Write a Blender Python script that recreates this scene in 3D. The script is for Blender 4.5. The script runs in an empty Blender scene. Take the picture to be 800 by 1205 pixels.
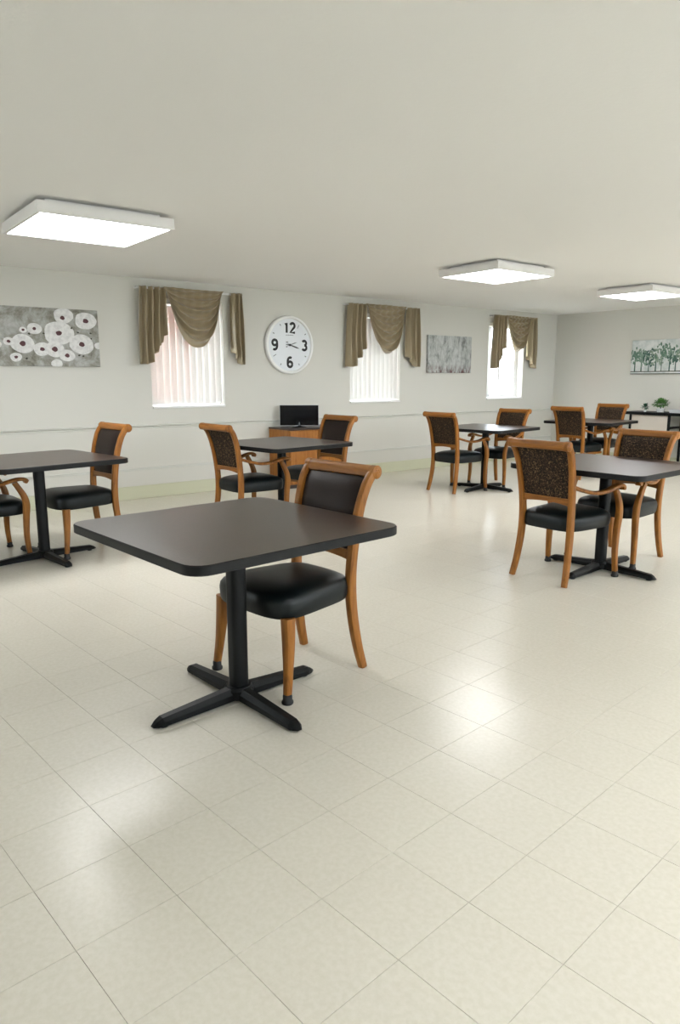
import bpy, bmesh, math, random
from mathutils import Vector, Matrix
random.seed(7)
PI = math.pi
scene = bpy.context.scene
C = scene.collection

# ---------------------------------------------------------------- camera, world, exposure
XW, YW, ZC = -5.784, 10.232, 2.395          # left wall plane, far wall plane, ceiling height
XR, YB = 4.6, -3.6                          # right wall and the wall behind the camera
FPX, YAW, PITCH = 831.4, 2.4808, 0.1873
CAM = Vector((1.8, -0.373, 1.335))

cd = bpy.data.cameras.new('camera')
cam = bpy.data.objects.new('camera', cd); C.objects.link(cam)
cam.location = CAM
cam.rotation_euler = (PI/2 - PITCH, 0, YAW - PI/2)
cd.sensor_fit = 'HORIZONTAL'; cd.sensor_width = 36; cd.lens = FPX/800*36
cd.clip_start = 0.05; cd.clip_end = 200
scene.camera = cam

world = bpy.data.worlds.new('world'); scene.world = world
world.use_nodes = True
bg = world.node_tree.nodes['Background']
bg.inputs[0].default_value = (0.84, 0.925, 1.0, 1); bg.inputs[1].default_value = 11.0

scene.view_settings.view_transform = 'Standard'
scene.view_settings.look = 'None'
scene.view_settings.gamma = 1
scene.view_settings.use_curve_mapping = False
scene.view_settings.exposure = 0.32
LAMP = 16.0                                 # emission of the ceiling light diffusers

# ---------------------------------------------------------------- helpers
def lin(c):
    return tuple((v/255/12.92 if v/255 <= .04045 else ((v/255+.055)/1.055)**2.4) for v in c) + (1,)

def mat(name, rgb, rough=.5, metal=0, spec=.5, coat=0):
    m = bpy.data.materials.new(name); m.use_nodes = True
    b = m.node_tree.nodes['Principled BSDF']
    b.inputs['Base Color'].default_value = lin(rgb)
    b.inputs['Roughness'].default_value = rough
    b.inputs['Metallic'].default_value = metal
    b.inputs['Specular IOR Level'].default_value = spec
    b.inputs['Coat Weight'].default_value = coat
    return m

class NT:
    def __init__(s, m): s.t = m.node_tree; s.b = s.t.nodes['Principled BSDF']
    def n(s, kind, **k):
        o = s.t.nodes.new(kind)
        for a, v in k.items():
            if a.startswith('_'): o.inputs[a[1:].replace('_', ' ')].default_value = v
            else: setattr(o, a, v)
        return o
    def l(s, a, b): s.t.links.new(a, b)
    def coords(s, world=False, scale=(1,1,1)):
        if world: src = s.n('ShaderNodeNewGeometry').outputs['Position']
        else: src = s.n('ShaderNodeTexCoord').outputs['Object']
        mp = s.n('ShaderNodeMapping'); mp.inputs['Scale'].default_value = scale
        s.l(src, mp.inputs['Vector']); return mp.outputs[0]
    def noise(s, vec, scale, detail=4, rough=.5, dist=0):
        o = s.n('ShaderNodeTexNoise', _Scale=scale, _Detail=detail, _Roughness=rough, _Distortion=dist)
        s.l(vec, o.inputs['Vector']); return o.outputs['Fac']
    def ramp(s, fac, stops):
        o = s.n('ShaderNodeValToRGB'); e = o.color_ramp.elements
        while len(e) < len(stops): e.new(.5)
        for x, (p, c) in zip(e, stops): x.position = p; x.color = lin(c)
        s.l(fac, o.inputs[0]); return o.outputs[0]
    def bump(s, h, strength=.2, dist=.002):
        o = s.n('ShaderNodeBump', _Strength=strength, _Distance=dist)
        s.l(h, o.inputs['Height']); s.l(o.outputs[0], s.b.inputs['Normal'])
    def base(s, c): s.l(c, s.b.inputs['Base Color'])

def link(name, me, m=None, parent=None, smooth=False):
    o = bpy.data.objects.new(name, me); C.objects.link(o)
    if m is not None and not me.materials: me.materials.append(m)
    if smooth:
        for p in me.polygons: p.use_smooth = True
    if parent: o.parent = parent
    return o

def obj(name, bm, m=None, parent=None, smooth=False, auto=None):
    bmesh.ops.recalc_face_normals(bm, faces=bm.faces[:])
    if auto:
        for e in bm.edges:
            if len(e.link_faces) == 2 and e.calc_face_angle(0) > auto: e.smooth = False
        smooth = True
    me = bpy.data.meshes.new(name); bm.to_mesh(me); bm.free()
    return link(name, me, m, parent, smooth)

def thing(name, label, cat, loc=(0,0,0), rot=(0,0,0), group=None):
    o = bpy.data.objects.new(name, None); C.objects.link(o)
    o.location = loc; o.rotation_euler = rot; o.empty_display_size = .1
    return tag(o, label, cat, group)

def tag(o, label, cat, group=None):
    o['label'] = label; o['category'] = cat
    if group: o['group'] = group
    return o

def structure(o, label=None):
    o['kind'] = 'structure'
    if label: o['label'] = label
    return o

def copy_tree(o, parent=None):
    c = o.copy(); C.objects.link(c); c.parent = parent
    for ch in [x for x in o.children]: copy_tree(ch, c)
    return c

def add_box(bm, lo, hi):
    v = [bm.verts.new((x, y, z)) for z in (lo[2], hi[2]) for y in (lo[1], hi[1]) for x in (lo[0], hi[0])]
    for f in ((0,2,3,1),(4,5,7,6),(0,1,5,4),(2,6,7,3),(0,4,6,2),(1,3,7,5)):
        bm.faces.new([v[i] for i in f])
    return v

def box(lo, hi, bevel=0, seg=2):
    bm = bmesh.new(); add_box(bm, lo, hi)
    if bevel: bmesh.ops.bevel(bm, geom=bm.edges[:], offset=bevel, segments=seg, affect='EDGES', profile=.5)
    return bm

def ring_loft(bm, rings, cap0=True, cap1=True, closed=True):
    R = [[bm.verts.new(p) for p in r] for r in rings]
    n = len(R[0])
    for a, b in zip(R, R[1:]):
        for i in range(n if closed else n-1):
            j = (i+1) % n
            bm.faces.new((a[i], a[j], b[j], b[i]))
    if cap0: bm.faces.new(R[0][::-1])
    if cap1: bm.faces.new(R[-1])
    return R

def catmull(pts, sub):
    P = [Vector(p) for p in pts]; P = [2*P[0]-P[1]] + P + [2*P[-1]-P[-2]]
    out = []
    for i in range(1, len(P)-2):
        for k in range(sub):
            t = k/sub; a, b, c, d = P[i-1:i+3]
            out.append(.5*((2*b) + (c-a)*t + (2*a-5*b+4*c-d)*t*t + (3*b-a-3*c+d)*t**3))
    out.append(P[-2]); return out

def sweep(bm, pts, side, sub=4, sides=10, power=3.2):
    """pts: list of (x, y, z, half size along side axis, half size across it)"""
    pos = catmull([p[:3] for p in pts], sub); sz = catmull([(p[3], p[4], 0) for p in pts], sub)
    S = Vector(side).normalized(); rings = []
    for i, p in enumerate(pos):
        T = (pos[min(i+1, len(pos)-1)] - pos[max(i-1, 0)]).normalized()
        s = (S - T*S.dot(T)).normalized(); nrm = T.cross(s)
        r = []
        for k in range(sides):
            a = 2*PI*(k+.5)/sides; c, d = math.cos(a), math.sin(a)
            cx = math.copysign(abs(c)**(2/power), c); dy = math.copysign(abs(d)**(2/power), d)
            r.append(p + s*cx*sz[i].x + nrm*dy*sz[i].y)
        rings.append(r)
    ring_loft(bm, rings); return bm

def lathe(bm, prof, n=16, axis='Z', c=(0,0,0)):
    rings = []
    for r, h in prof:
        ring = []
        for k in range(n):
            a = 2*PI*k/n
            if axis == 'Z': p = (r*math.cos(a), r*math.sin(a), h)
            elif axis == 'X': p = (h, r*math.cos(a), r*math.sin(a))
            else: p = (r*math.cos(a), h, r*math.sin(a))
            ring.append(Vector(p) + Vector(c))
        rings.append(ring)
    ring_loft(bm, rings); return bm

def extrude_poly(bm, pts, z0, z1, fn=lambda x, y, z: (x, y, z)):
    ring_loft(bm, [[fn(x, y, z) for x, y in pts] for z in (z0, z1)]); return bm

def hull2(pts):
    pts = sorted(set(pts))
    def half(ps):
        h = []
        for p in ps:
            while len(h) > 1 and (h[-1][0]-h[-2][0])*(p[1]-h[-2][1]) - (h[-1][1]-h[-2][1])*(p[0]-h[-2][0]) <= 0: h.pop()
            h.append(p)
        return h
    a, b = half(pts), half(pts[::-1]); return a[:-1] + b[:-1]

def rounded_rect(w, d, r, n=6):
    o = []
    for cx, cy, a0 in ((w/2-r, d/2-r, 0), (-w/2+r, d/2-r, 90), (-w/2+r, -d/2+r, 180), (w/2-r, -d/2+r, 270)):
        for k in range(n+1):
            a = math.radians(a0 + 90*k/n); o.append((cx + r*math.cos(a), cy + r*math.sin(a)))
    return o

# ---------------------------------------------------------------- materials
M = {}
m = M['wall'] = mat('wall_paint', (214, 212, 204), .75, spec=.25); t = NT(m)
co = t.coords(True); t.bump(t.noise(co, 90, 3), .15, .002)
m = M['ceiling'] = mat('ceiling_paint', (243, 242, 239), .85, spec=.2); t = NT(m)
co = t.coords(True); t.bump(t.noise(co, 45, 5, .6), .25, .003)
M['trim'] = mat('trim_paint', (212, 212, 205), .5, spec=.4)
M['baseboard'] = mat('cream_green_vinyl', (205, 205, 178), .45)
M['white'] = mat('white_enamel', (238, 238, 236), .35)
M['lampframe'] = mat('white_lamp_frame', (232, 230, 228), .4)

m = M['tile'] = mat('vinyl_tile', (219, 212, 193), .25, spec=.36); t = NT(m)
co = t.coords(True)
n1 = t.noise(co, 60, 3, .6, 0); n2 = t.noise(co, 2.2, 3)
cr = t.ramp(n1, [(.36, (209, 204, 190)), (.5, (212, 207, 194)), (.64, (215, 210, 198))])
mx = t.n('ShaderNodeMixRGB', blend_type='MULTIPLY', _Fac=.25)
t.l(cr, mx.inputs[1]); t.l(t.ramp(n2, [(.3, (246, 243, 238)), (.7, (255, 255, 253))]), mx.inputs[2])
t.base(mx.outputs[0])
t.bump(t.noise(co, 60, 2, .5), .05, .001)
M['joint'] = mat('tile_joint', (192, 186, 172), .7)

def wood_mat(name, lo, mid, hi, rough=.38, grain=(9, 9, 1.1)):
    m = mat(name, mid, rough, spec=.3); t = NT(m)
    co = t.coords(False, grain)
    n = t.noise(co, 3.2, 6, .6, 1.2)
    t.base(t.ramp(n, [(.28, lo), (.5, mid), (.74, hi)])); return m
M['wood'] = wood_mat('honey_maple', (106, 62, 20), (141, 89, 34), (163, 108, 47))
M['wood_rail'] = wood_mat('honey_maple_rail', (114, 68, 23), (143, 91, 35), (162, 107, 47), grain=(1.1, 9, 9))
M['cabinet'] = wood_mat('cabinet_veneer', (134, 80, 28), (158, 100, 40), (172, 114, 50), .4)
M['cabinet_top'] = mat('dark_cabinet_top', (52, 38, 32), .3)

m = M['leather'] = mat('dark_green_vinyl', (10, 18, 20), .40, spec=.28); t = NT(m)
t.bump(t.noise(t.coords(), 160, 3), .12, .001)
m = M['brown_leather'] = mat('dark_brown_vinyl', (36, 27, 23), .5, spec=.2); t = NT(m)
t.bump(t.noise(t.coords(), 140, 3), .15, .001)
m = M['speckle'] = mat('speckled_brown_fabric', (52, 40, 30), .8, spec=.2); t = NT(m)
co = t.coords(); n = t.noise(co, 95, 3, .65, .8)
t.base(t.ramp(n, [(.42, (26, 20, 17)), (.53, (50, 37, 27)), (.62, (96, 76, 52)), (.70, (132, 110, 80))]))
t.bump(n, .3, .002)

m = M['laminate'] = mat('woven_brown_laminate', (66, 52, 46), .3, spec=.5); t = NT(m)
co = t.coords(False, (1, 6, 1)); co2 = t.coords(False, (6, 1, 1))
w = t.n('ShaderNodeMixRGB', blend_type='MIX', _Fac=.5)
t.l(t.ramp(t.noise(co, 60, 3), [(.3, (40, 29, 25)), (.7, (70, 54, 46))]), w.inputs[1])
t.l(t.ramp(t.noise(co2, 60, 3), [(.3, (42, 31, 26)), (.7, (68, 53, 45))]), w.inputs[2])
t.base(w.outputs[0])
M['edge'] = mat('black_edge_band', (17, 18, 18), .5, spec=.25)
M['black'] = mat('black_powder_coat', (8, 11, 12), .45, spec=.22)
M['rubber'] = mat('black_rubber', (16, 17, 18), .6)
M['screen'] = mat('screen_glass', (9, 11, 15), .12)
M['silver'] = mat('silver_plastic', (196, 198, 200), .35)

m = M['drape'] = mat('olive_taupe_satin', (172, 156, 124), .36, spec=.6); t = NT(m)
t.b.inputs['Sheen Weight'].default_value = .3
tr = t.n('ShaderNodeBsdfTranslucent'); tr.inputs[0].default_value = lin((160, 144, 112))
ms = t.n('ShaderNodeMixShader', _Fac=.18)
t.l(t.b.outputs[0], ms.inputs[1]); t.l(tr.outputs[0], ms.inputs[2])
t.l(ms.outputs[0], t.t.nodes['Material Output'].inputs[0])

m = M['vane'] = mat('sheer_blind_vane', (232, 230, 226), .6); t = NT(m)
tr = t.n('ShaderNodeBsdfTranslucent'); tr.inputs[0].default_value = lin((128, 124, 118))
tp = t.n('ShaderNodeBsdfTransparent')
a = t.n('ShaderNodeMixShader', _Fac=.08); b = t.n('ShaderNodeMixShader', _Fac=.05)
t.l(t.b.outputs[0], a.inputs[1]); t.l(tr.outputs[0], a.inputs[2])
t.l(a.outputs[0], b.inputs[1]); t.l(tp.outputs[0], b.inputs[2])
t.l(b.outputs[0], t.t.nodes['Material Output'].inputs[0])

m = M['glass'] = mat('window_glass', (255, 255, 255), .02); t = NT(m)
tp = t.n('ShaderNodeBsdfTransparent'); gl = t.n('ShaderNodeBsdfGlossy', _Roughness=.02)
a = t.n('ShaderNodeMixShader', _Fac=.06)
t.l(tp.outputs[0], a.inputs[1]); t.l(gl.outputs[0], a.inputs[2]); t.l(a.outputs[0], t.t.nodes['Material Output'].inputs[0])

m = M['diffuser'] = bpy.data.materials.new('lit_diffuser'); m.use_nodes = True
m.node_tree.nodes['Principled BSDF'].inputs['Emission Color'].default_value = (.985, .99, 1.0, 1)
m.node_tree.nodes['Principled BSDF'].inputs['Emission Strength'].default_value = LAMP

# ---------------------------------------------------------------- room shell
def quad(bm, pts): bm.faces.new([bm.verts.new(p) for p in pts])

WIN = [(2.872, 3.780), (5.696, 6.602), (8.475, 9.362)]
WZ0, WZ1, WT = 1.0, 2.20, 0.20

bm = bmesh.new()
ys = [YB] + [v for w in WIN for v in w] + [YW]; zs = [-.02, WZ0, WZ1, ZC + .02]
for i in range(len(ys)-1):
    for k in range(3):
        if i % 2 == 1 and k == 1: continue
        for x in (XW, XW-WT):
            quad(bm, [(x, ys[i], zs[k]), (x, ys[i+1], zs[k]), (x, ys[i+1], zs[k+1]), (x, ys[i], zs[k+1])])
for y0, y1 in WIN:
    for a, b in (((y0, WZ0), (y1, WZ0)), ((y1, WZ0), (y1, WZ1)), ((y1, WZ1), (y0, WZ1)), ((y0, WZ1), (y0, WZ0))):
        quad(bm, [(XW, *a), (XW, *b), (XW-WT, *b), (XW-WT, *a)])
quad(bm, [(XW, YB, ZC+.02), (XW, YW, ZC+.02), (XW-WT, YW, ZC+.02), (XW-WT, YB, ZC+.02)])
bmesh.ops.remove_doubles(bm, verts=bm.verts[:], dist=1e-5)
structure(obj('wall_left', bm, M['wall']))
structure(obj('wall_far', box((XW-WT, YW, -.02), (XR+WT, YW+WT, ZC+.02)), M['wall']))
RWIN = [(-2.2, -0.8), (2.2, 5.2), (6.4, 9.9)]; BWIN = [(-4.2, -2.6)]; RZ0, RZ1 = .85, 2.15  # openings for added windows out of view, sized for the daylight they give
def pierced(name, a0, a1, holes, fn):
    bm = bmesh.new(); ys = [a0] + [v for w in holes for v in w] + [a1]; zs = [-.02, RZ0, RZ1, ZC+.02]
    for i in range(len(ys)-1):
        for k in range(3):
            if i % 2 == 1 and k == 1: continue
            lo, hi = fn(ys[i], zs[k], 0), fn(ys[i+1], zs[k+1], WT)
            add_box(bm, tuple(map(min, lo, hi)), tuple(map(max, lo, hi)))
    return structure(obj(name, bm, M['wall']))
pierced('wall_right', YB, YW, RWIN, lambda a, z, d: (XR+d, a, z))
pierced('wall_back', XW-WT, XR+WT, BWIN, lambda a, z, d: (a, YB-d, z))
structure(obj('ceiling', box((XW-WT, YB-WT, ZC), (XR+WT, YW+WT, ZC+.12)), M['ceiling']))
floor = structure(obj('floor', box((XW, YB, -.10), (XR, YW, -.0025)), M['joint']))

# ---- vinyl tiles: the 300 that show largest are single tiles, the rest one joined part
TS, TA, GAP = 0.26975, 0.0903, 0.0005
fwd = Vector((math.cos(PITCH)*math.cos(YAW), math.cos(PITCH)*math.sin(YAW), -math.sin(PITCH)))
rgt = Vector((math.sin(YAW), -math.cos(YAW), 0)); upv = rgt.cross(fwd)
def project(p):
    d = Vector(p) - CAM; z = d.dot(fwd)
    return (400 + FPX*d.dot(rgt)/z, 602.5 - FPX*d.dot(upv)/z, z) if z > .1 else None
ca, sa = math.cos(TA), math.sin(TA)
def tile_xy(i, j): return (j*TS*ca - i*TS*sa, j*TS*sa + i*TS*ca)
def clip(poly):
    for ax, lim, sg in ((0, XW, 1), (0, XR, -1), (1, YB, 1), (1, YW, -1)):
        out = []
        for k in range(len(poly)):
            a, b = poly[k-1], poly[k]; da, db = (a[ax]-lim)*sg, (b[ax]-lim)*sg
            if (da > 0) != (db > 0):
                t_ = da/(da-db); out.append(tuple(a[q] + (b[q]-a[q])*t_ for q in (0, 1)))
            if db > 0: out.append(b)
        poly = out
        if not poly: return poly
    return poly
h = TS/2 - GAP
cells = []
for i in range(-25, 60):
    for j in range(-35, 35):
        cx, cy = tile_xy(i+.5, j+.5)
        q = [(cx + u*h*ca - v*h*sa, cy + u*h*sa + v*h*ca) for u, v in ((-1,-1),(1,-1),(1,1),(-1,1))]
        c = clip(q)
        if len(c) < 3: continue
        whole = len(c) == 4 and all(abs(a[0]-b[0]) + abs(a[1]-b[1]) < 1e-6 for a, b in zip(sorted(c), sorted(q)))
        area = 0
        P = [project((x, y, 0)) for x, y in q]
        if whole and all(P):
            mx_, my_ = sum(p[0] for p in P)/4, sum(p[1] for p in P)/4
            if -40 < mx_ < 840 and -40 < my_ < 1270:
                area = abs(sum(P[k-1][0]*P[k][1] - P[k][0]*P[k-1][1] for k in range(4)))/2
        cells.append((area, i, j, cx, cy, c))
cells.sort(key=lambda c: -c[0])
bm = bmesh.new()
ring_loft(bm, [[(u*a, v*a, z) for u, v in ((-1,-1),(1,-1),(1,1),(-1,1))] for a, z in ((h, -.003), (h, -.0004), (h-.0006, 0))])
bmesh.ops.recalc_face_normals(bm, faces=bm.faces[:])
tile_me = bpy.data.meshes.new('floor_tile'); bm.to_mesh(tile_me); bm.free(); tile_me.materials.append(M['tile'])
for area, i, j, cx, cy, c in cells[:300]:
    o = link('floor_tile', tile_me, None, floor); o.location = (cx, cy, 0); o.rotation_euler.z = TA
bm = bmesh.new()
for area, i, j, cx, cy, c in cells[300:]:
    ring_loft(bm, [[(x, y, -.003) for x, y in c], [(x, y, 0) for x, y in c]])
o = obj('floor_tile_field', bm, M['tile'], floor); o['kind'] = 'stuff'

# ---- baseboards and wall mouldings
structure(obj('baseboard_left', box((XW, YB, 0), (XW+.012, YW-.012, .147), .003, 1), M['baseboard']))
structure(obj('baseboard_far', box((XW, YW-.012, 0), (XR, YW, .147), .003, 1), M['baseboard']))
def moulding(name, z0, prof):
    bm = bmesh.new()
    ring_loft(bm, [[(XW + a, y, z0 + b) for a, b in prof] for y in (YB, YW)])
    return structure(obj(name, bm, M['trim']))
moulding('trim_1', .782, [(0, 0), (.010, 0), (.013, .006), (.013, .012), (.008, .017), (.018, .024), (.028, .031), (.020, .038), (0, .040)])
moulding('trim_2', .322, [(0, 0), (.009, 0), (.012, .006), (.009, .014), (.014, .019), (.010, .024), (0, .026)])

# ---------------------------------------------------------------- windows
for n, (y0, y1) in enumerate(WIN, 1):
    w = bpy.data.objects.new('window_%d' % n, None); C.objects.link(w); w.location = (XW, (y0+y1)/2, WZ0)
    structure(w, ['white sliding window with pink brick showing behind its blinds', 'white sliding window right of the round clock',
                  'bright white sliding window nearest the far corner'][n-1])
    hw = (y1-y0)/2; hh = WZ1-WZ0
    bm = bmesh.new(); fx0, fx1 = -.18, -.12
    for lo, hi in (((-hw, 0), (hw, .035)), ((-hw, hh-.035), (hw, hh)), ((-hw, .035), (-hw+.03, hh-.035)), ((hw-.03, .035), (hw, hh-.035))):
        add_box(bm, (fx0, lo[0], lo[1]), (fx1, hi[0], hi[1]))
    obj('window_frame', bm, M['white'], w)
    for s, xx in ((-1, -.165), (1, -.14)):
        a, b = (-hw+.03, .025) if s < 0 else (-.025, hw-.03)
        bm = bmesh.new()
        for lo, hi in (((a, .035), (b, .075)), ((a, hh-.075), (b, hh-.035)), ((a, .075), (a+.04, hh-.075)), ((b-.04, .075), (b, hh-.075))):
            add_box(bm, (xx-.011, lo[0], lo[1]), (xx+.011, hi[0], hi[1]))
        sash = obj('sash', bm, M['white'], w)
        obj('pane', box((xx-.002, a+.035, .07), (xx+.002, b-.035, hh-.07)), M['glass'], sash)
    obj('window_sill', box((-.119, -hw, .0), (.022, hw, .022), .004, 2), M['white'], w)
    # vertical blind hung inside the opening
    tex = ['pink tinted vertical blind in the window beside the flower painting', 'closed white vertical blind in the window right of the clock',
           'white vertical blind drawn open in the window nearest the corner'][n-1]
    b = thing('vertical_blind', tex, 'blind', (XW-.06, (y0+y1)/2, WZ0+.03), group='vertical blinds in the windows')
    obj('headrail', box((-.022, -hw+.005, hh-.085), (.022, hw-.005, hh-.032), .004, 1), M['white'], b)
    vh = hh-.10
    bm = bmesh.new(); N = 6
    for lvl in (0,):
        P = [[bm.verts.new((.006*math.cos((k/N-.5)*PI), (k/N-.5)*.0815, z)) for k in range(N+1)] for z in (.012, vh)]
        for k in range(N): bm.faces.new((P[0][k], P[0][k+1], P[1][k+1], P[1][k]))
    vm = bpy.data.meshes.new('vane'); bm.to_mesh(vm); bm.free(); vm.materials.append(M['vane'])
    for p in vm.polygons: p.use_smooth = True
    if n < 3:
        cnt = 11
        for k in range(cnt):
            o = link('vane', vm, None, b); o.location = (0, -hw + .045 + k*(2*hw-.09)/(cnt-1), 0)
            o.rotation_euler.z = math.radians(-9 + random.uniform(-3, 3))
    else:
        for k in range(5):
            o = link('vane', vm, None, b); o.location = (0, -hw + .03 + k*.022, 0)
            o.rotation_euler.z = math.radians(68 + random.uniform(-8, 8))

# ---- plain unseen windows added in the right and back walls for more daylight
for k, (a, b, fn) in enumerate([(a, b, lambda u, z, d: (XR+d, u, z)) for a, b in RWIN] + [(a, b, lambda u, z, d: (u, YB-d, z)) for a, b in BWIN], 4):
    w = bpy.data.objects.new('window_%d' % k, None); C.objects.link(w); structure(w)
    mid = (a+b)/2
    def piece(bm, u0, z0, u1, z1, d0, d1):
        lo, hi = fn(u0, z0, d0), fn(u1, z1, d1); add_box(bm, tuple(map(min, lo, hi)), tuple(map(max, lo, hi)))
    bm = bmesh.new()
    for u0, z0, u1, z1 in ((a, RZ0, b, RZ0+.05), (a, RZ1-.05, b, RZ1), (a, RZ0+.05, a+.05, RZ1-.05), (b-.05, RZ0+.05, b, RZ1-.05), (mid-.03, RZ0+.05, mid+.03, RZ1-.05)):
        piece(bm, u0, z0, u1, z1, .10, .15)
    obj('window_frame', bm, M['white'], w)
    for u0, u1 in ((a+.05, mid-.03), (mid+.03, b-.05)):
        bm = bmesh.new(); piece(bm, u0, RZ0+.05, u1, RZ1-.05, .122, .126); obj('pane', bm, M['glass'], w)

# ---- neighbouring pink brick wall outside, seen through the first window
m = M['brick'] = mat('pink_brick', (205, 150, 132), .8)
t = NT(m); bt = t.n('ShaderNodeTexBrick', _Scale=1.0)
bt.inputs['Color1'].default_value = lin((216, 134, 110)); bt.inputs['Color2'].default_value = lin((200, 118, 98)); bt.inputs['Mortar'].default_value = lin((214, 200, 190))
bt.inputs['Brick Width'].default_value = .22; bt.inputs['Row Height'].default_value = .075; bt.inputs['Mortar Size'].default_value = .006
g_ = t.n('ShaderNodeNewGeometry'); sx = t.n('ShaderNodeSeparateXYZ'); cx_ = t.n('ShaderNodeCombineXYZ')
t.l(g_.outputs['Position'], sx.inputs[0]); t.l(sx.outputs[1], cx_.inputs[0]); t.l(sx.outputs[2], cx_.inputs[1]); t.l(cx_.outputs[0], bt.inputs['Vector']); t.base(bt.outputs[0])
o = obj('brick_wall_outside', box((-9.4, 1.2, -.12), (-9.2, 5.05, 3.4)), M['brick']); structure(o, 'pink brick wall seen through the blinds of the window')
M['render'] = mat('pale_render', (205, 204, 198), .85)
structure(obj('pale_wall_outside', box((-9.7, 5.05, -.12), (-9.45, 11.6, 3.6)), M['render']), 'pale rendered wall outside the middle window')
m = M['lawn'] = mat('pale_ground', (176, 178, 160), .9); t = NT(m)
t.base(t.ramp(t.noise(t.coords(True), 6, 5), [(.3, (196, 194, 184)), (.7, (216, 214, 206))]))
structure(obj('ground_outside', box((-40, -30, -.3), (40, 40, -.12)), M['lawn']))

# ---------------------------------------------------------------- ceiling lights
def ceiling_light(x0, x1, y0, y1, label):
    t = thing('ceiling_light', label, 'ceiling light', ((x0+x1)/2, (y0+y1)/2, 2.30), group='square panel lights on the ceiling')
    a, b = (x1-x0)/2, (y1-y0)/2
    bm = bmesh.new(); w = .022; H = .068
    ring = lambda u, v, z: [(-u, -v, z), (u, -v, z), (u, v, z), (-u, v, z)]
    R = [[bm.verts.new(p) for p in r] for r in (ring(a-w, b-w, .010), ring(a-w, b-w, 0), ring(a-.002, b-.002, 0), ring(a, b, .003), ring(a, b, H), ring(a-.02, b-.02, H))]
    for p, q in zip(R, R[1:]):
        for k in range(4): bm.faces.new((p[k], p[(k+1) % 4], q[(k+1) % 4], q[k]))
    bm.faces.new(R[-1])
    obj('frame', bm, M['lampframe'], t)
    obj('diffuser', box((-a+w, -b+w, .010), (a-w, b-w, .016)), M['diffuser'], t)
    obj('mounting_base', box((-a+.07, -b+.07, H), (a-.07, b-.07, ZC-2.30)), M['lampframe'], t)
ceiling_light(-3.62, -2.78, .93, 1.80, 'large square panel light above the flower painting side')
ceiling_light(-3.30, -2.57, 4.82, 5.65, 'square panel light in the middle of the ceiling')
ceiling_light(-3.28, -2.58, 7.49, 8.34, 'farthest square panel light before the corner wall')
for yy, nm in ((1.38, 'added unseen square panel light overhead beside the viewer'), (5.24, 'added unseen square panel light farther along the right side'), (8.2, 'added unseen square panel light over the far right end of the room')):  # extra panels out of view, added to brighten the room and far wall
    ceiling_light(*((1.6, 2.4) if yy < 2 else (.3, 1.1)), yy-.4, yy+.4, nm)

# ---------------------------------------------------------------- tables
def make_table():
    t = thing('dining_table', '', 'table')
    L, Z, TH = .97, .757, .036
    o = obj('table_top', extrude_poly(bmesh.new(), rounded_rect(L-.008, L-.008, .071), Z-TH+.002, Z), M['laminate'], t)
    bm = bmesh.new()
    outer = rounded_rect(L, L, .075); inner = rounded_rect(L-.008, L-.008, .071)
    prof = [(inner, Z-.0004), (outer, Z-.004), (outer, Z-TH+.003), (rounded_rect(L-.006, L-.006, .073), Z-TH), (rounded_rect(L-.04, L-.04, .06), Z-TH)]
    ring_loft(bm, [[(x, y, z) for x, y in r] for r, z in prof], cap0=False, cap1=True)
    obj('edge_band', bm, M['edge'], t, auto=.6)
    bm = bmesh.new(); extrude_poly(bm, rounded_rect(.072, .072, .024, 5), .045, Z-TH-.012)
    obj('column', bm, M['black'], t, auto=.6)
    bm = bmesh.new()
    add_box(bm, (-.28, -.028, Z-TH-.014), (.28, .028, Z-TH)); add_box(bm, (-.028, -.28, Z-TH-.0135), (.028, .28, Z-TH-.0005))
    lathe(bm, [(.07, Z-TH-.04), (.085, Z-TH-.012)], 16)
    obj('mounting_spider', bm, M['black'], t)
    bm = bmesh.new(); lathe(bm, [(.060, .018), (.062, .055), (.052, .068)], 20)
    obj('hub', bm, M['black'], t, auto=.6)
    for a in range(4):
        bm = bmesh.new(); rings = []
        for d, hw, z0, z1 in ((.035, .033, .016, .066), (.10, .031, .014, .060), (.25, .029, .012, .050), (.365, .027, .010, .042), (.386, .022, .010, .032), (.404, .010, .011, .018)):
            rings.append([(d, -hw, z0), (d, hw, z0), (d, hw, z0+(z1-z0)*.55), (d, hw*.55, z1), (d, -hw*.55, z1), (d, -hw, z0+(z1-z0)*.55)])
        ring_loft(bm, rings); f = obj('foot', bm, M['black'], t); f.rotation_euler.z = a*PI/2
        bm = bmesh.new(); lathe(bm, [(.017, 0), (.019, .004), (.015, .014)], 12, c=(.355, 0, 0))
        obj('floor_glide', bm, M['rubber'], f)
    return t
table0 = make_table()
TABLES = [
    (-.669, 1.0055, 4.8, 'square dark brown pedestal table in the foreground'),
    (-3.64, 1.045, 9, 'square dark pedestal table cut off by the left edge'),
    (-3.66, 3.19, 8, 'square dark pedestal table in front of the wooden cabinet'),
    (-3.88, 6.27, 8, 'square dark pedestal table below the small grey painting'),
    (-3.86, 8.44, 8, 'farthest square dark pedestal table near the corner of the room'),
    (-.90, 4.06, 3, 'square dark pedestal table cut off by the right edge'),
]
for k, (x, y, a, lab) in enumerate(TABLES):
    t = table0 if k == 0 else copy_tree(table0)
    t.location = (x, y, 0); t.rotation_euler.z = math.radians(a)
    t['label'] = lab; t['group'] = 'square pedestal tables'

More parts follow.
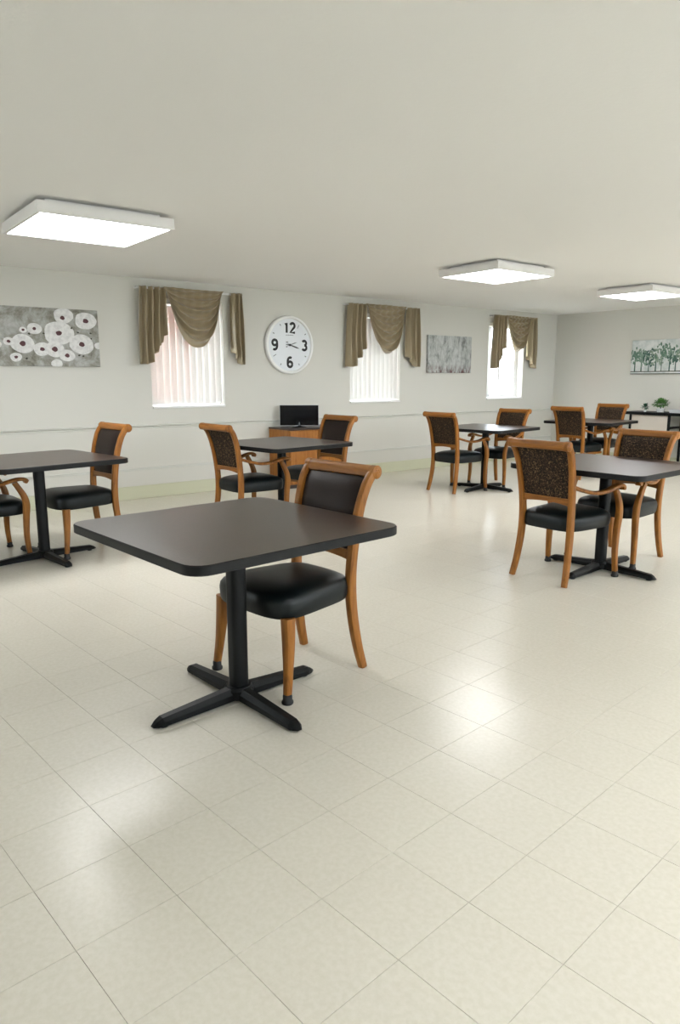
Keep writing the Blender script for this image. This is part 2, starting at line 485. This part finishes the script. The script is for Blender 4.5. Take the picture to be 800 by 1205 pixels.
# ---------------------------------------------------------------- chairs (local +Y is the front)
POST = [  # x, y, z, half width, half depth
    (.207, -.262, 0, .017, .019), (.198, -.232, .12, .018, .022), (.190, -.208, .27, .019, .024), (.187, -.200, .40, .019, .025),
    (.189, -.204, .52, .019, .024), (.195, -.219, .65, .019, .023), (.202, -.243, .77, .018, .022), (.209, -.275, .86, .018, .021), (.213, -.308, .908, .018, .020), (.214, -.325, .918, .018, .018)]
def post_at(z):
    for a, b in zip(POST, POST[1:]):
        if a[2] <= z <= b[2]:
            f = (z-a[2])/(b[2]-a[2]); return a[0]+(b[0]-a[0])*f, a[1]+(b[1]-a[1])*f
    return POST[-1][:2]

def seat_bm(arm):
    bm = bmesh.new(); rings = []; N = 40
    for z, ins in ((.350, .022), (.354, .006), (.372, 0), (.412, -.002), (.434, .002), (.448, .012), (.458, .030), (.468, .062), (.474, .11), (.477, .16), (.478, .20)):
        r = []
        for k in range(N):
            a = 2*PI*(k+.5)/N; c, s = math.cos(a), math.sin(a); p = 2/4.6
            v = math.copysign(abs(s)**p, s); u = math.copysign(abs(c)**p, c)
            y0 = .018 + .242*v
            hw = .232 + .030*v if not arm else .228 + .020*v
            r.append((u*(hw-ins), .018 + v*(.242-ins) + (.012*(1-u*u) if v > 0 else 0), z))
        rings.append(r)
    ring_loft(bm, rings); return bm

def back_grid(y_off, bulge, z0, z1, inset):
    nu, nv = 8, 12; rows = []
    for j in range(nv+1):
        v = j/nv; z = z0 + (z1-z0)*v; px, py = post_at(z); hw = px - .019 + inset; row = []
        for i in range(nu+1):
            u = i/nu*2-1
            e = max(0, (1-abs(u)**6)*(1-abs(2*v-1)**6))
            row.append((u*hw, py + y_off + bulge*e, z))
        rows.append(row)
    return rows
def slab(rows, dy):
    bm = bmesh.new()
    A = [[bm.verts.new(p) for p in r] for r in rows]; B = [[bm.verts.new((p[0], p[1]*0+dy(p), p[2])) for p in r] for r in rows]
    nv, nu = len(A)-1, len(A[0])-1
    for j in range(nv):
        for i in range(nu):
            bm.faces.new((A[j][i], A[j][i+1], A[j+1][i+1], A[j+1][i])); bm.faces.new((B[j][i], B[j+1][i], B[j+1][i+1], B[j][i+1]))
    for j in range(nv):
        for i in (0, nu): bm.faces.new((A[j][i], B[j][i], B[j+1][i], A[j+1][i]))
    for i in range(nu):
        for j in (0, nv): bm.faces.new((A[j][i], A[j][i+1], B[j][i+1], B[j][i]))
    return bm

def make_chair(arm, rail, front_mat):
    t = thing('armchair' if arm else 'side_chair', '', 'chair')
    obj('seat', seat_bm(arm), M['leather'], t, auto=.9)
    rows = back_grid(0, .024, .562, .911, .004)
    obj('back_cushion', slab(rows, lambda p: post_at(p[2])[1]+.002), front_mat, t, auto=.9)
    rows = back_grid(0, -.016, .565, .888, .004)
    obj('back_panel', slab(rows, lambda p: post_at(p[2])[1]+.002), M['speckle'], t, auto=.9)
    for s in (-1, 1):
        bm = bmesh.new(); sweep(bm, [(p[0]*s,) + p[1:] for p in POST], (1, 0, 0), 4, 12, 4)
        x0, x1 = sorted((.195*s, .2335*s)); lathe(bm, [(.026, x0), (.031, x0+.004), (.031, x1-.004), (.026, x1)], 20, 'X', (0, -.325, .918))
        p = obj('rear_post', bm, M['wood'], t, auto=.7)
        bm = bmesh.new()
        for k in range(6):
            a = k*PI/3; lathe(bm, [(.004, .2325*s), (.0025, .2355*s)], 8, 'X', (0, -.325 + .012*math.cos(a), .918 + .012*math.sin(a)))
        lathe(bm, [(.005, .2325*s), (.003, .236*s)], 10, 'X', (0, -.325, .918))
        obj('carved_rosette', bm, M['cabinet'], p)
        if arm:
            path = [(.268, .240, .03, .017, .017), (.262, .230, .18, .019, .020), (.261, .236, .33, .021, .023), (.266, .243, .43, .021, .025),
                    (.270, .230, .50, .019, .023), (.271, .195, .57, .018, .020), (.270, .170, .612, .018, .019)]
        else:
            path = [(.252, .240, .03, .016, .016), (.243, .226, .14, .019, .019), (.235, .216, .26, .024, .024), (.228, .212, .360, .027, .027)]
        bm = sweep(bmesh.new(), [(q[0]*s,) + q[1:] for q in path], (1, 0, 0), 4, 12, 3.4)
        leg = obj('leg', bm, M['wood'], t, auto=.7)
        bm = bmesh.new(); lathe(bm, [(.022, 0), (.025, .004), (.025, .012), (.020, .018), (.020, .036), (.018, .042)], 16, c=(path[0][0]*s, .240, 0))
        obj('foot_cap', bm, M['rubber'], leg, auto=.7)
        if arm:
            ap = [(.196, -.219, .655, .014, .013), (.214, -.14, .628, .018, .013), (.236, -.03, .602, .021, .013), (.258, .07, .606, .023, .014),
                  (.270, .15, .626, .024, .015), (.273, .205, .636, .024, .014), (.273, .246, .630, .023, .013), (.273, .262, .614, .021, .011)]
            bm = sweep(bmesh.new(), [(q[0]*s,) + q[1:] for q in ap], (1, .0, 0), 4, 12, 3)
            lathe(bm, [(.014, .273*s-.022), (.014, .273*s+.022)], 12, 'X', (0, .247, .615))
            obj('armrest', bm, M['wood'], t, auto=.8)
    # rolled top rail
    circ = [(round(-.325 + .029*math.cos(a*PI/12), 5), round(.918 + .029*math.sin(a*PI/12), 5)) for a in range(24)]
    sec = hull2(circ + [(-.290, .902), (-.303, .890), (-.290, .908)])
    bm = bmesh.new(); ring_loft(bm, [[(x, y, z) for y, z in sec] for x in (-.205, -.08, .08, .205)])
    obj('top_rail', bm, M['wood_rail'], t, auto=.6)
    # lower rail, arched below
    bm = bmesh.new(); rings = []
    for k in range(9):
        x = -.18 + .36*k/8; arch = .016*(1-(x/.18)**2)
        _, py = post_at(.55); rings.append([(x, py-.012, .524+arch), (x, py+.014, .524+arch), (x, py+.014, .572), (x, py-.012, .572)])
    ring_loft(bm, rings); obj('lower_rail', bm, M['wood_rail'], t)
    if rail:
        bm = bmesh.new()
        for s in (-1, 1): add_box(bm, (s*.218-.010, -.19, .323), (s*.218+.010, .215, .350))
        add_box(bm, (-.218, .205, .323), (.218, .225, .350))
        obj('seat_rail', bm, M['wood'], t)
    return t

ARM = make_chair(True, False, M['speckle']); SIDE = make_chair(False, False, M['brown_leather'])
ARMR = make_chair(True, True, M['speckle']); SIDER = make_chair(False, True, M['brown_leather'])
CHAIRS = [
    (SIDE, -.783, 1.35, -83.2, 'armless wooden chair with black seat pushed under the foreground table'),
    (SIDE, -3.79, 1.38, -84, 'armless wooden chair beside the left table, right of its column'),
    (ARM, -3.935, .70, 92, 'wooden armchair cut off by the left edge of the picture'),
    (ARM, -3.70, 2.855, 93, 'wooden armchair seen from behind at the table before the cabinet'),
    (SIDER, -3.88, 3.74, -86, 'wooden chair facing the viewer in front of the cabinet with the screen'),
    (ARM, -4.04, 5.94, 92, 'wooden armchair seen from behind below the small grey painting'),
    (ARM, -4.06, 6.74, -86, 'wooden armchair facing the viewer on the far side below the corner window'),
    (ARMR, -3.82, 8.115, 92, 'farthest wooden armchair seen from behind, near the room corner'),
    (ARM, -3.99, 8.90, -86, 'farthest wooden armchair facing the viewer, beside the black console'),
    (ARM, -1.0, 3.735, 91, 'large wooden armchair with speckled back, seen from behind on the right'),
    (ARM, -1.03, 4.49, -90, 'wooden armchair facing the viewer across the right table'),
]
seen = set()
for src, x, y, a, lab in CHAIRS:
    c = src if src.name not in seen else copy_tree(src)
    seen.add(src.name)
    c.location = (x, y, 0); c.rotation_euler.z = math.radians(a - 90); c['label'] = lab; c['group'] = 'wooden dining chairs'
    c['category'] = 'chair'; c.scale.z = .96 if y < 1 else 1.035 if x < -3.7 and 1 < y < 1.4 else 1.02 if x < -3.8 and (y < 4 or y > 8) else 1

# ---------------------------------------------------------------- valances: local X along the wall, Y up, Z into the room
ROTL = (PI/2, 0, PI/2)
def grid_bm(f, nu, nv):
    bm = bmesh.new(); V = [[bm.verts.new(f(i/nu, j/nv)) for i in range(nu+1)] for j in range(nv+1)]
    for j in range(nv):
        for i in range(nu): bm.faces.new((V[j][i], V[j][i+1], V[j+1][i+1], V[j+1][i]))
    return bm
def solid(o, th=.003):
    md = o.modifiers.new('thickness', 'SOLIDIFY'); md.thickness = th; md.offset = 0
def valance(y0, tl, s0, s1, tr0, y1, drop, label, seed):
    rnd = random.Random(seed)
    ZT = 2.292
    t = thing('window_valance', label, 'valance', (XW, y0, ZT), ROTL, 'draped swag valances over the windows')
    W = y1 - y0; a, b, c, d = tl-y0, s0-y0, s1-y0, tr0-y0
    bm = bmesh.new(); add_box(bm, (-.01, -.012, .055), (W+.01, .010, .063))
    for x in (0, W): add_box(bm, (x-.004 if x else -.01, -.012, 0), (x+.01 if x else .004, .010, .06))
    obj('curtain_rod', bm, M['white'], t)
    bm = bmesh.new(); lathe(bm, [(.006, W+.008), (.014, W+.012), (.014, W+.022), (.006, W+.03)], 12, 'X', (0, 0, .058)); obj('finial', bm, M['cabinet_top'], t)
    def jabot(x0, x1, n, outer_left, lo, hi, ph):
        def f(u, v):
            q = u if outer_left else 1-u
            st = min(1, max(0, (q-.36)/.64)); st = (math.floor(st*3+.35)/3*.6 + st*.4)
            L = lo + (hi-lo)*st
            spread = 1 + .10*v*(1 if outer_left else -1)*0
            x = x0 + (x1-x0)*(u + (.03*math.sin(6*v+ph)) * (1-abs(2*u-1)))
            x += (-.03 if outer_left else .02)*v*(1-q)
            amp = .034 + .016*v
            z = .092 + amp*(1 - 2*abs(math.sin(PI*n*u + ph/2 + .25*math.sin(3*v)))) + .006*math.sin(2*PI*n*2.3*u + 1.3)
            return (x, .012 - L*v, z)
        o = obj('jabot', grid_bm(f, 60, 24), M['drape'], t, smooth=True); solid(o)
    jabot(0, a, 4, True, .82, .50, rnd.uniform(0, 2))
    jabot(d, W, 2.6, False, .81, .62, rnd.uniform(0, 2))
    nf = 6.2; ph = rnd.uniform(0, 1)
    def swag(u, v):
        k = 2*u-1
        sh = (1-abs(k-.08*(1-k*k))**(1.85 if k < .08 else 2.6))**.8
        skew = .05*(1-abs(k))*v
        ys = .014 - drop*v*sh*(1) - .05*v*(1-sh)
        pull = 1 - .16*v*abs(k)
        x = (b+c)/2 + (c-b)/2*k*pull + skew*0
        fold = 1 - 2*abs(math.sin(PI*nf*(v**.85) + ph + .6*math.sin(2.2*k+ph)))**.8
        z = .128 + sh*(.056*fold*(.45+.55*v) + .055*v*(1-v)*2) + .010*math.sin(2*PI*7*u+ph)*(1-v)
        return (x, ys, z)
    o = obj('swag', grid_bm(swag, 48, 70), M['drape'], t, smooth=True); solid(o)
    return t
valance(2.735, 3.035, 3.0, 3.735, 3.845, 3.99, .63, 'olive taupe swag valance on the window beside the flower painting', 1)
valance(5.589, 5.91, 5.86, 6.60, 6.64, 6.868, .64, 'olive taupe swag valance on the window right of the clock', 2)
valance(8.500, 8.77, 8.74, 9.36, 9.36, 9.58, .55, 'olive taupe swag valance on the bright window near the corner', 3)

# ---------------------------------------------------------------- wall clock
ck = thing('wall_clock', 'large round white wall clock with bold black numerals', 'clock', (XW, 4.697, 1.742), ROTL)
R_ = .355
bm = bmesh.new(); lathe(bm, [(R_-.03, 0), (R_, .012), (R_, .045), (R_-.008, .058), (R_-.028, .060), (R_-.036, .052), (R_-.038, .036)], 72); obj('rim', bm, M['white'], ck, auto=.5)
M['face'] = mat('clock_face', (228, 232, 236), .4)
bm = bmesh.new(); lathe(bm, [(R_-.036, .030), (R_-.036, .038)], 72); obj('dial', bm, M['face'], ck)
M['ink'] = mat('black_print', (26, 27, 30), .5); M['grey_ink'] = mat('grey_print', (120, 124, 128), .5)
def arc(cx, cy, rx, ry, a0, a1, n=10): return [(cx + rx*math.cos(math.radians(a0+(a1-a0)*k/n)), cy + ry*math.sin(math.radians(a0+(a1-a0)*k/n))) for k in range(n+1)]
STROKES = {'1': [[(-.2, .32), (0, .46), (0, -.5)]],
           '2': [arc(0, .22, .26, .25, 165, -40) + [(-.27, -.46), (.3, -.46)]],
           '3': [arc(-.02, .23, .25, .23, 150, -85), arc(-.02, -.23, .28, .25, 85, -150)],
           '6': [arc(.02, .1, .3, .38, 55, 180) + [(-.28, -.2)], arc(0, -.2, .28, .27, 0, 360, 18)],
           '9': [arc(-.02, -.1, .3, .38, -125, 0) + [(.28, .2)], arc(0, .2, .28, .27, 0, 360, 18)]}
def numeral(txt, x, y, h, w):
    bm = bmesh.new()
    for q, ch in enumerate(txt):
        ox = x + (q - (len(txt)-1)/2)*h*.72
        for st in STROKES[ch]:
            P = [Vector((ox + a*h, y + b*h)) for a, b in st]; L_, R2 = [], []
            for k, p in enumerate(P):
                d = (P[min(k+1, len(P)-1)] - P[max(k-1, 0)]).normalized(); n = Vector((-d.y, d.x))*w
                L_.append(p+n); R2.append(p-n)
            for k in range(len(P)-1):
                bm.faces.new([bm.verts.new((v.x, v.y, .0394 + .0001*q)) for v in (L_[k], L_[k+1], R2[k+1], R2[k])])
    return obj('numeral', bm, M['ink'], ck)
for s_, x, y in (('12', .0, .208), ('3', .222, 0), ('6', 0, -.212), ('9', -.222, 0)): numeral(s_, x, y, .122, .0155)
bm = bmesh.new()
for k in range(12):
    if k % 3 == 0: continue
    a = k*PI/6; c, s = math.sin(a), math.cos(a)
    r0, r1, w = (.235, .285, .004) if k in (1, 8) else (.262, .285, .006)
    vs = [(r0*c - w*s, r0*s + w*c), (r0*c + w*s, r0*s - w*c), (r1*c + w*s, r1*s - w*c), (r1*c - w*s, r1*s + w*c)]
    bm.faces.new([bm.verts.new((p, q, .0395)) for p, q in vs])
obj('hour_marks', bm, M['grey_ink'], ck)
bm = bmesh.new()
for k in range(9): add_box(bm, (-.06 + k*.0135, .115, .0385), (-.051 + k*.0135, .122 + .003*(k % 2), .0392))
for k in range(3): add_box(bm, (-.055, -.03 + k*.028, .0385), (-.035 + .006*k, -.016 + k*.028, .0392))
obj('dial_print', bm, M['grey_ink'], ck)
def hand(name, ang, ln, w, z, m):
    bm = bmesh.new(); a = math.radians(ang); c, s = math.sin(a), math.cos(a)
    P = [(-.035, w*.7), (-.035, -w*.7), (ln*.7, -w), (ln, 0), (ln*.7, w)]
    pts = [(d*c - q*s, d*s + q*c) for d, q in P]
    extrude_poly(bm, pts, z, z+.002); return obj(name, bm, m, ck)
hand('hour_hand', 72, .115, .006, .041, M['grey_ink']); hand('minute_hand', 107, .15, .008, .044, M['ink'])
bm = bmesh.new(); lathe(bm, [(.014, .038), (.014, .047), (.010, .049)], 16); obj('hub', bm, M['ink'], ck)

# ---------------------------------------------------------------- paintings
def blob(bm, cx, cy, r, z0, z1, n=22, wob=.06, ry=None, rnd=random):
    ry = ry or r; ph = rnd.uniform(0, 6)
    pts = [(cx + r*math.cos(2*PI*k/n)*(1 + wob*math.sin(3*2*PI*k/n+ph) + rnd.uniform(-wob, wob)*.5), cy + ry*math.sin(2*PI*k/n)*(1 + wob*math.sin(2*2*PI*k/n+ph))) for k in range(n)]
    extrude_poly(bm, pts, z0, z1)
def clip_bm(bm, x0, x1, y0, y1):
    for co, no in (((x0,0,0),(-1,0,0)), ((x1,0,0),(1,0,0)), ((0,y0,0),(0,-1,0)), ((0,y1,0),(0,1,0))):
        bmesh.ops.bisect_plane(bm, geom=bm.verts[:]+bm.edges[:]+bm.faces[:], plane_co=co, plane_no=no, clear_outer=True)
# flowers
PW, PH = 1.22, .572
p1 = thing('flower_painting', 'wide canvas of white flowers on a mottled grey ground', 'painting', (XW, 2.302-PW/2, 1.738), ROTL)
m = mat('mottled_grey_paint', (150, 148, 138), .7); t = NT(m); co = t.coords()
t.base(t.ramp(t.noise(co, 7, 8, .68, .4), [(.30, (92, 90, 74)), (.45, (146, 144, 134)), (.58, (176, 176, 172)), (.75, (200, 201, 202))]))
obj('canvas', box((-PW/2, -PH/2, 0), (PW/2, PH/2, .03), .002, 1), m, p1)
MP = mat('white_petal_paint', (226, 225, 223), .7); t = NT(MP)
t.base(t.ramp(t.noise(t.coords(), 26, 5, .6), [(.3, (204, 203, 202)), (.6, (232, 231, 229))]))
MD = mat('maroon_centre_paint', (92, 58, 62), .7); MS = mat('dark_dab_paint', (64, 62, 52), .7)
def pic1(px, py): return (PW/2 - (116.5-px)*(PW*.80/116.5), PH/2 - (py-(363+px*.02))*(PH/66.5))
def pc(zx, zy): return pic1(zx/6.154, 350 + zy/6.154)
FL = [(420, 262, 90, 1), (160, 337, 68, 1), (583, 340, 74, 1), (622, 172, 66, 1), (383, 375, 58, 1), (293, 375, 50, .8), (248, 233, 42, .6), (470, 420, 46, .8), (108, 430, 33, .6),
      (66, 322, 30, .6), (460, 140, 58, .8), (170, 243, 22, .5), (392, 478, 34, 0), (710, 350, 26, 0), (-12, 345, 26, 0), (-110, 300, 70, 1), (-180, 200, 52, .8), (-60, 410, 48, .8), (-230, 370, 62, 1)]
rnd = random.Random(4); zz = .0303
for zx, zy, r, cs in sorted(FL, key=lambda f: -f[2] if f[2] > 80 else f[2]):
    x, y = pc(zx, zy); rr_ = r/6.154*(PH/66.5)*.95; zz += .0003
    bm = bmesh.new(); blob(bm, x, y, rr_*1.25, .030, zz, 24, .05, rr_, rnd); clip_bm(bm, -PW/2, PW/2, -PH/2, PH/2)
    fl = obj('painted_flower', bm, MP, p1)
    if cs:
        bm = bmesh.new(); cx_, cy_ = (x - .01, y - .02) if zx == 460 else (x, y)
        blob(bm, cx_, cy_, .024*cs*1.2, .030, zz + .0012, 14, .1, .024*cs, rnd); clip_bm(bm, -PW/2, PW/2, -PH/2, PH/2); obj('flower_centre', bm, MD, fl)
bm = bmesh.new()
for zx, zy in ((310, 265), (210, 268), (515, 225), (655, 260), (655, 300), (560, 420), (590, 425), (180, 440), (410, 455), (560, 255)):
    x, y = pc(zx, zy); blob(bm, x, y, .012, .030, .0308, 8, .3, .009, rnd)
obj('paint_dabs', bm, MS, p1)
# grey abstract
p2 = thing('abstract_painting', 'small square grey abstract canvas with dark red lower edge', 'painting', (XW, 7.585, 1.683), ROTL)
m = mat('grey_streak_paint', (170, 172, 168), .7); t = NT(m); co = t.coords(False, (1, .45, 1))
col = t.ramp(t.noise(co, 16, 7, .7, .5), [(.34, (112, 114, 112)), (.46, (168, 171, 168)), (.62, (198, 200, 198))])
sp = t.n('ShaderNodeSeparateXYZ'); t.l(t.n('ShaderNodeTexCoord').outputs['Object'], sp.inputs[0])
mr = t.n('ShaderNodeMapRange', _From_Min=-.14, _From_Max=-.26, _To_Min=0, _To_Max=1); t.l(sp.outputs[1], mr.inputs[0])
nr = t.ramp(t.noise(co, 22, 4), [(.42, (0, 0, 0)), (.6, (255, 255, 255))]); mu = t.n('ShaderNodeMath', operation='MULTIPLY'); t.l(mr.outputs[0], mu.inputs[0]); t.l(nr, mu.inputs[1])
mx = t.n('ShaderNodeMixRGB'); mx.inputs[2].default_value = lin((104, 66, 66)); t.l(mu.outputs[0], mx.inputs[0]); t.l(col, mx.inputs[1]); t.base(mx.outputs[0])
obj('canvas', box((-.465, -.27, 0), (.465, .27, .04), .003, 1), m, p2)
# trees
p3 = thing('tree_painting', 'wide canvas of green trees on the far wall', 'painting', (-4.35+.62, YW, 1.652), (PI/2, 0, 0))
m = mat('pale_sky_paint', (214, 218, 216), .7); t = NT(m)
t.base(t.ramp(t.noise(t.coords(), 9, 6, .6), [(.35, (190, 198, 196)), (.6, (222, 224, 222))]))
obj('canvas', box((-.62, -.258, 0), (.62, .258, .035), .003, 1), m, p3)
MG = [mat('green_leaf_paint_%d' % k, c, .7) for k, c in enumerate(((98, 128, 110), (126, 150, 134), (70, 100, 90), (140, 158, 140)))]
rnd = random.Random(11)
for k in range(11):
    x = -.55 + k*.11 + rnd.uniform(-.02, .02); top = rnd.uniform(.0, .10)
    bm = bmesh.new(); w = rnd.uniform(.006, .012)
    extrude_poly(bm, [(x-w, -.215), (x+w, -.215), (x+w*.6, top), (x-w*.6, top)], .035, .0357); tr_ = obj('painted_trunk', bm, MG[2], p3)
    bm = bmesh.new()
    for q in range(46): 
        a = rnd.uniform(0, 2*PI); d = rnd.uniform(.01, .13)
        blob(bm, x + d*math.cos(a), top - .02 + d*math.sin(a)*1.1, rnd.uniform(.006, .020), .035, .0362 + .0001*q, 9, .25, rnd.uniform(.010, .026), rnd)
    clip_bm(bm, -.62, .62, -.258, .258); obj('painted_crown', bm, MG[k % 4], tr_)
bm = bmesh.new(); extrude_poly(bm, [(-.62, -.225), (.62, -.22), (.62, -.206), (-.62, -.213)], .035, .0358)
extrude_poly(bm, [(-.62, -.258), (.62, -.258), (.62, -.246), (-.62, -.246)], .035, .0358); obj('painted_ground', bm, MS, p3)

# ---------------------------------------------------------------- cabinet with a screen on it
cx0, cy0, cy1, ch = -5.29, 4.38, 5.22, .735
cb = thing('cabinet', 'low honey wood cabinet with dark top below the clock', 'cabinet', (XW+.012, (cy0+cy1)/2, 0))
D = cx0 - (XW+.012); hwid = (cy1-cy0)/2
obj('body', box((.012, -hwid, .05), (D-.018, hwid, ch-.022)), M['cabinet'], cb)
obj('plinth', box((.02, -hwid+.02, 0), (D-.05, hwid-.02, .05)), M['cabinet_top'], cb)
obj('top', box((.012, -hwid-.008, ch-.022), (D+.006, hwid+.008, ch), .004, 2), M['cabinet_top'], cb)
for s in (-1, 1):
    a, b = (-hwid+.004, -.003) if s < 0 else (.003, hwid-.004)
    d_ = obj('door', box((D-.018, a, .056), (D, b, ch-.028), .003, 1), M['cabinet'], cb)
    yk = -.04 if s < 0 else .04
    bm = bmesh.new(); lathe(bm, [(.006, D), (.006, D+.012), (.014, D+.016), (.014, D+.024), (.008, D+.028)], 12, 'X', (0, yk, .50)); obj('knob', bm, M['silver'], d_, auto=.7)
tv = thing('television', 'small black flat screen standing on the wooden cabinet', 'television', (-5.53, 4.68, ch), (0, 0, math.radians(-36)))
bm = box((-.012, -.245, .012), (.012, .245, .272), .004, 2); obj('housing', bm, M['silver'], tv)
obj('screen', box((.0115, -.238, .020), (.0145, .240, .268)), M['screen'], tv)
bm = bmesh.new(); lathe(bm, [(.09, 0), (.092, .006), (.05, .012), (.018, .018), (.016, .06)], 24); obj('stand', bm, M['screen'], tv, auto=.6)

# ---------------------------------------------------------------- console at the far wall with plants
kx0, kx1, ky0, ky1, kz = -4.17, -2.4, 9.76, 10.19, .835
kt = thing('console_table', 'long black console table against the far wall', 'console table', ((kx0+kx1)/2, (ky0+ky1)/2, 0))
hx, hy = (kx1-kx0)/2, (ky1-ky0)/2
obj('table_top', box((-hx, -hy, kz-.042), (hx, hy, kz), .004, 2), M['black'], kt)
for x in (-hx+.12, hx-.12, -hx+.72):
    for y in (-hy+.03, hy-.03):
        obj('leg', box((x-.016, y-.016, 0), (x+.016, y+.016, kz-.042), .003, 1), M['black'], kt)
    obj('crossbar', box((x-.012, -hy+.046, .60), (x+.012, hy-.046, .632)), M['black'], kt)
obj('lower_shelf', box((-hx+.74, -hy+.05, .52), (hx-.14, hy-.03, .56)), M['black'], kt)
M['beige'] = mat('beige_panel', (204, 196, 184), .6)
obj('front_panel', box((-hx+.137, -hy+.030, .12), (-hx+.703, -hy+.046, kz-.042)), M['beige'], kt)

def leaf_mesh(bm, base, dirv, ln, w):
    d = dirv.normalized(); s = d.cross(Vector((0, 0, 1)));  s = s.normalized() if s.length > .01 else Vector((1, 0, 0)); n = s.cross(d)
    P = [base, base + d*ln*.45 + s*w + n*w*.3, base + d*ln - n*ln*.12, base + d*ln*.45 - s*w + n*w*.3]
    v = [bm.verts.new(p) for p in P]; mid = bm.verts.new(base + d*ln*.5)
    for a, b in ((0, 1), (1, 2), (2, 3), (3, 0)): bm.faces.new((v[a], v[b], mid))
M['leaf'] = mat('green_leaf', (78, 128, 58), .5); M['leaf_dark'] = mat('dark_green_leaf', (40, 84, 62), .5)
M['pot'] = mat('white_ceramic', (222, 224, 224), .3)
def plant(name, label, loc, r, h, n, m, seed, potr, poth):
    rnd = random.Random(seed); t = thing(name, label, 'plant', loc)
    bm = bmesh.new(); lathe(bm, [(potr*.8, 0), (potr, poth), (potr*.86, poth), (potr*.84, poth-.01)], 20); obj('pot', bm, M['pot'], t, auto=.6)
    bm = bmesh.new()
    for k in range(9):
        a = rnd.uniform(0, 6.28); e = Vector((math.cos(a)*r*.5*rnd.random(), math.sin(a)*r*.5*rnd.random(), poth + h*rnd.uniform(.4, .7)))
        sweep(bm, [(0, 0, poth-.012, .002, .002), (*(e*.5 + Vector((0, 0, poth*.4))), .002, .002), (*e, .0015, .0015)], (1, 0, 0), 2, 5, 2)
    obj('stem', bm, M['leaf_dark'], t)
    bm = bmesh.new()
    for k in range(n):
        a = rnd.uniform(0, 6.28); el = rnd.uniform(-.6, 1.4); d = Vector((math.cos(a)*math.cos(el), math.sin(a)*math.cos(el), math.sin(el)))
        p = Vector((0, 0, poth + h*.42)) + Vector((d.x*r, d.y*r, d.z*h*.5))*rnd.uniform(.25, .85)
        leaf_mesh(bm, p, d + Vector((rnd.uniform(-.6, .6), rnd.uniform(-.6, .6), rnd.uniform(-.2, .6))), rnd.uniform(.03, .055), rnd.uniform(.009, .016))
    o = obj('foliage', bm, m, t); o['kind'] = 'stuff'
plant('potted_plant', 'bushy bright green plant in a white pot on the black console', (-3.665, 9.93, kz), .125, .15, 300, M['leaf'], 3, .06, .055)
plant('small_plant', 'tiny dark green plant at the left end of the black console', (-3.87, 9.86, kz), .04, .09, 60, M['leaf_dark'], 5, .022, .03)
bm = bmesh.new()
ring_loft(bm, [[(sx_*a, sy_*b, z) for sx_, sy_ in ((-1,-1),(1,-1),(1,1),(-1,1))] for a, b, z in ((.24, .06, 0), (.25, .065, .05), (.243, .058, .05), (.236, .052, .008))])
tray = obj('planter_tray', bm, M['silver']); tray.location = (-3.24, 9.90, kz); tag(tray, 'long shallow grey tray on the console right of the plant', 'tray')
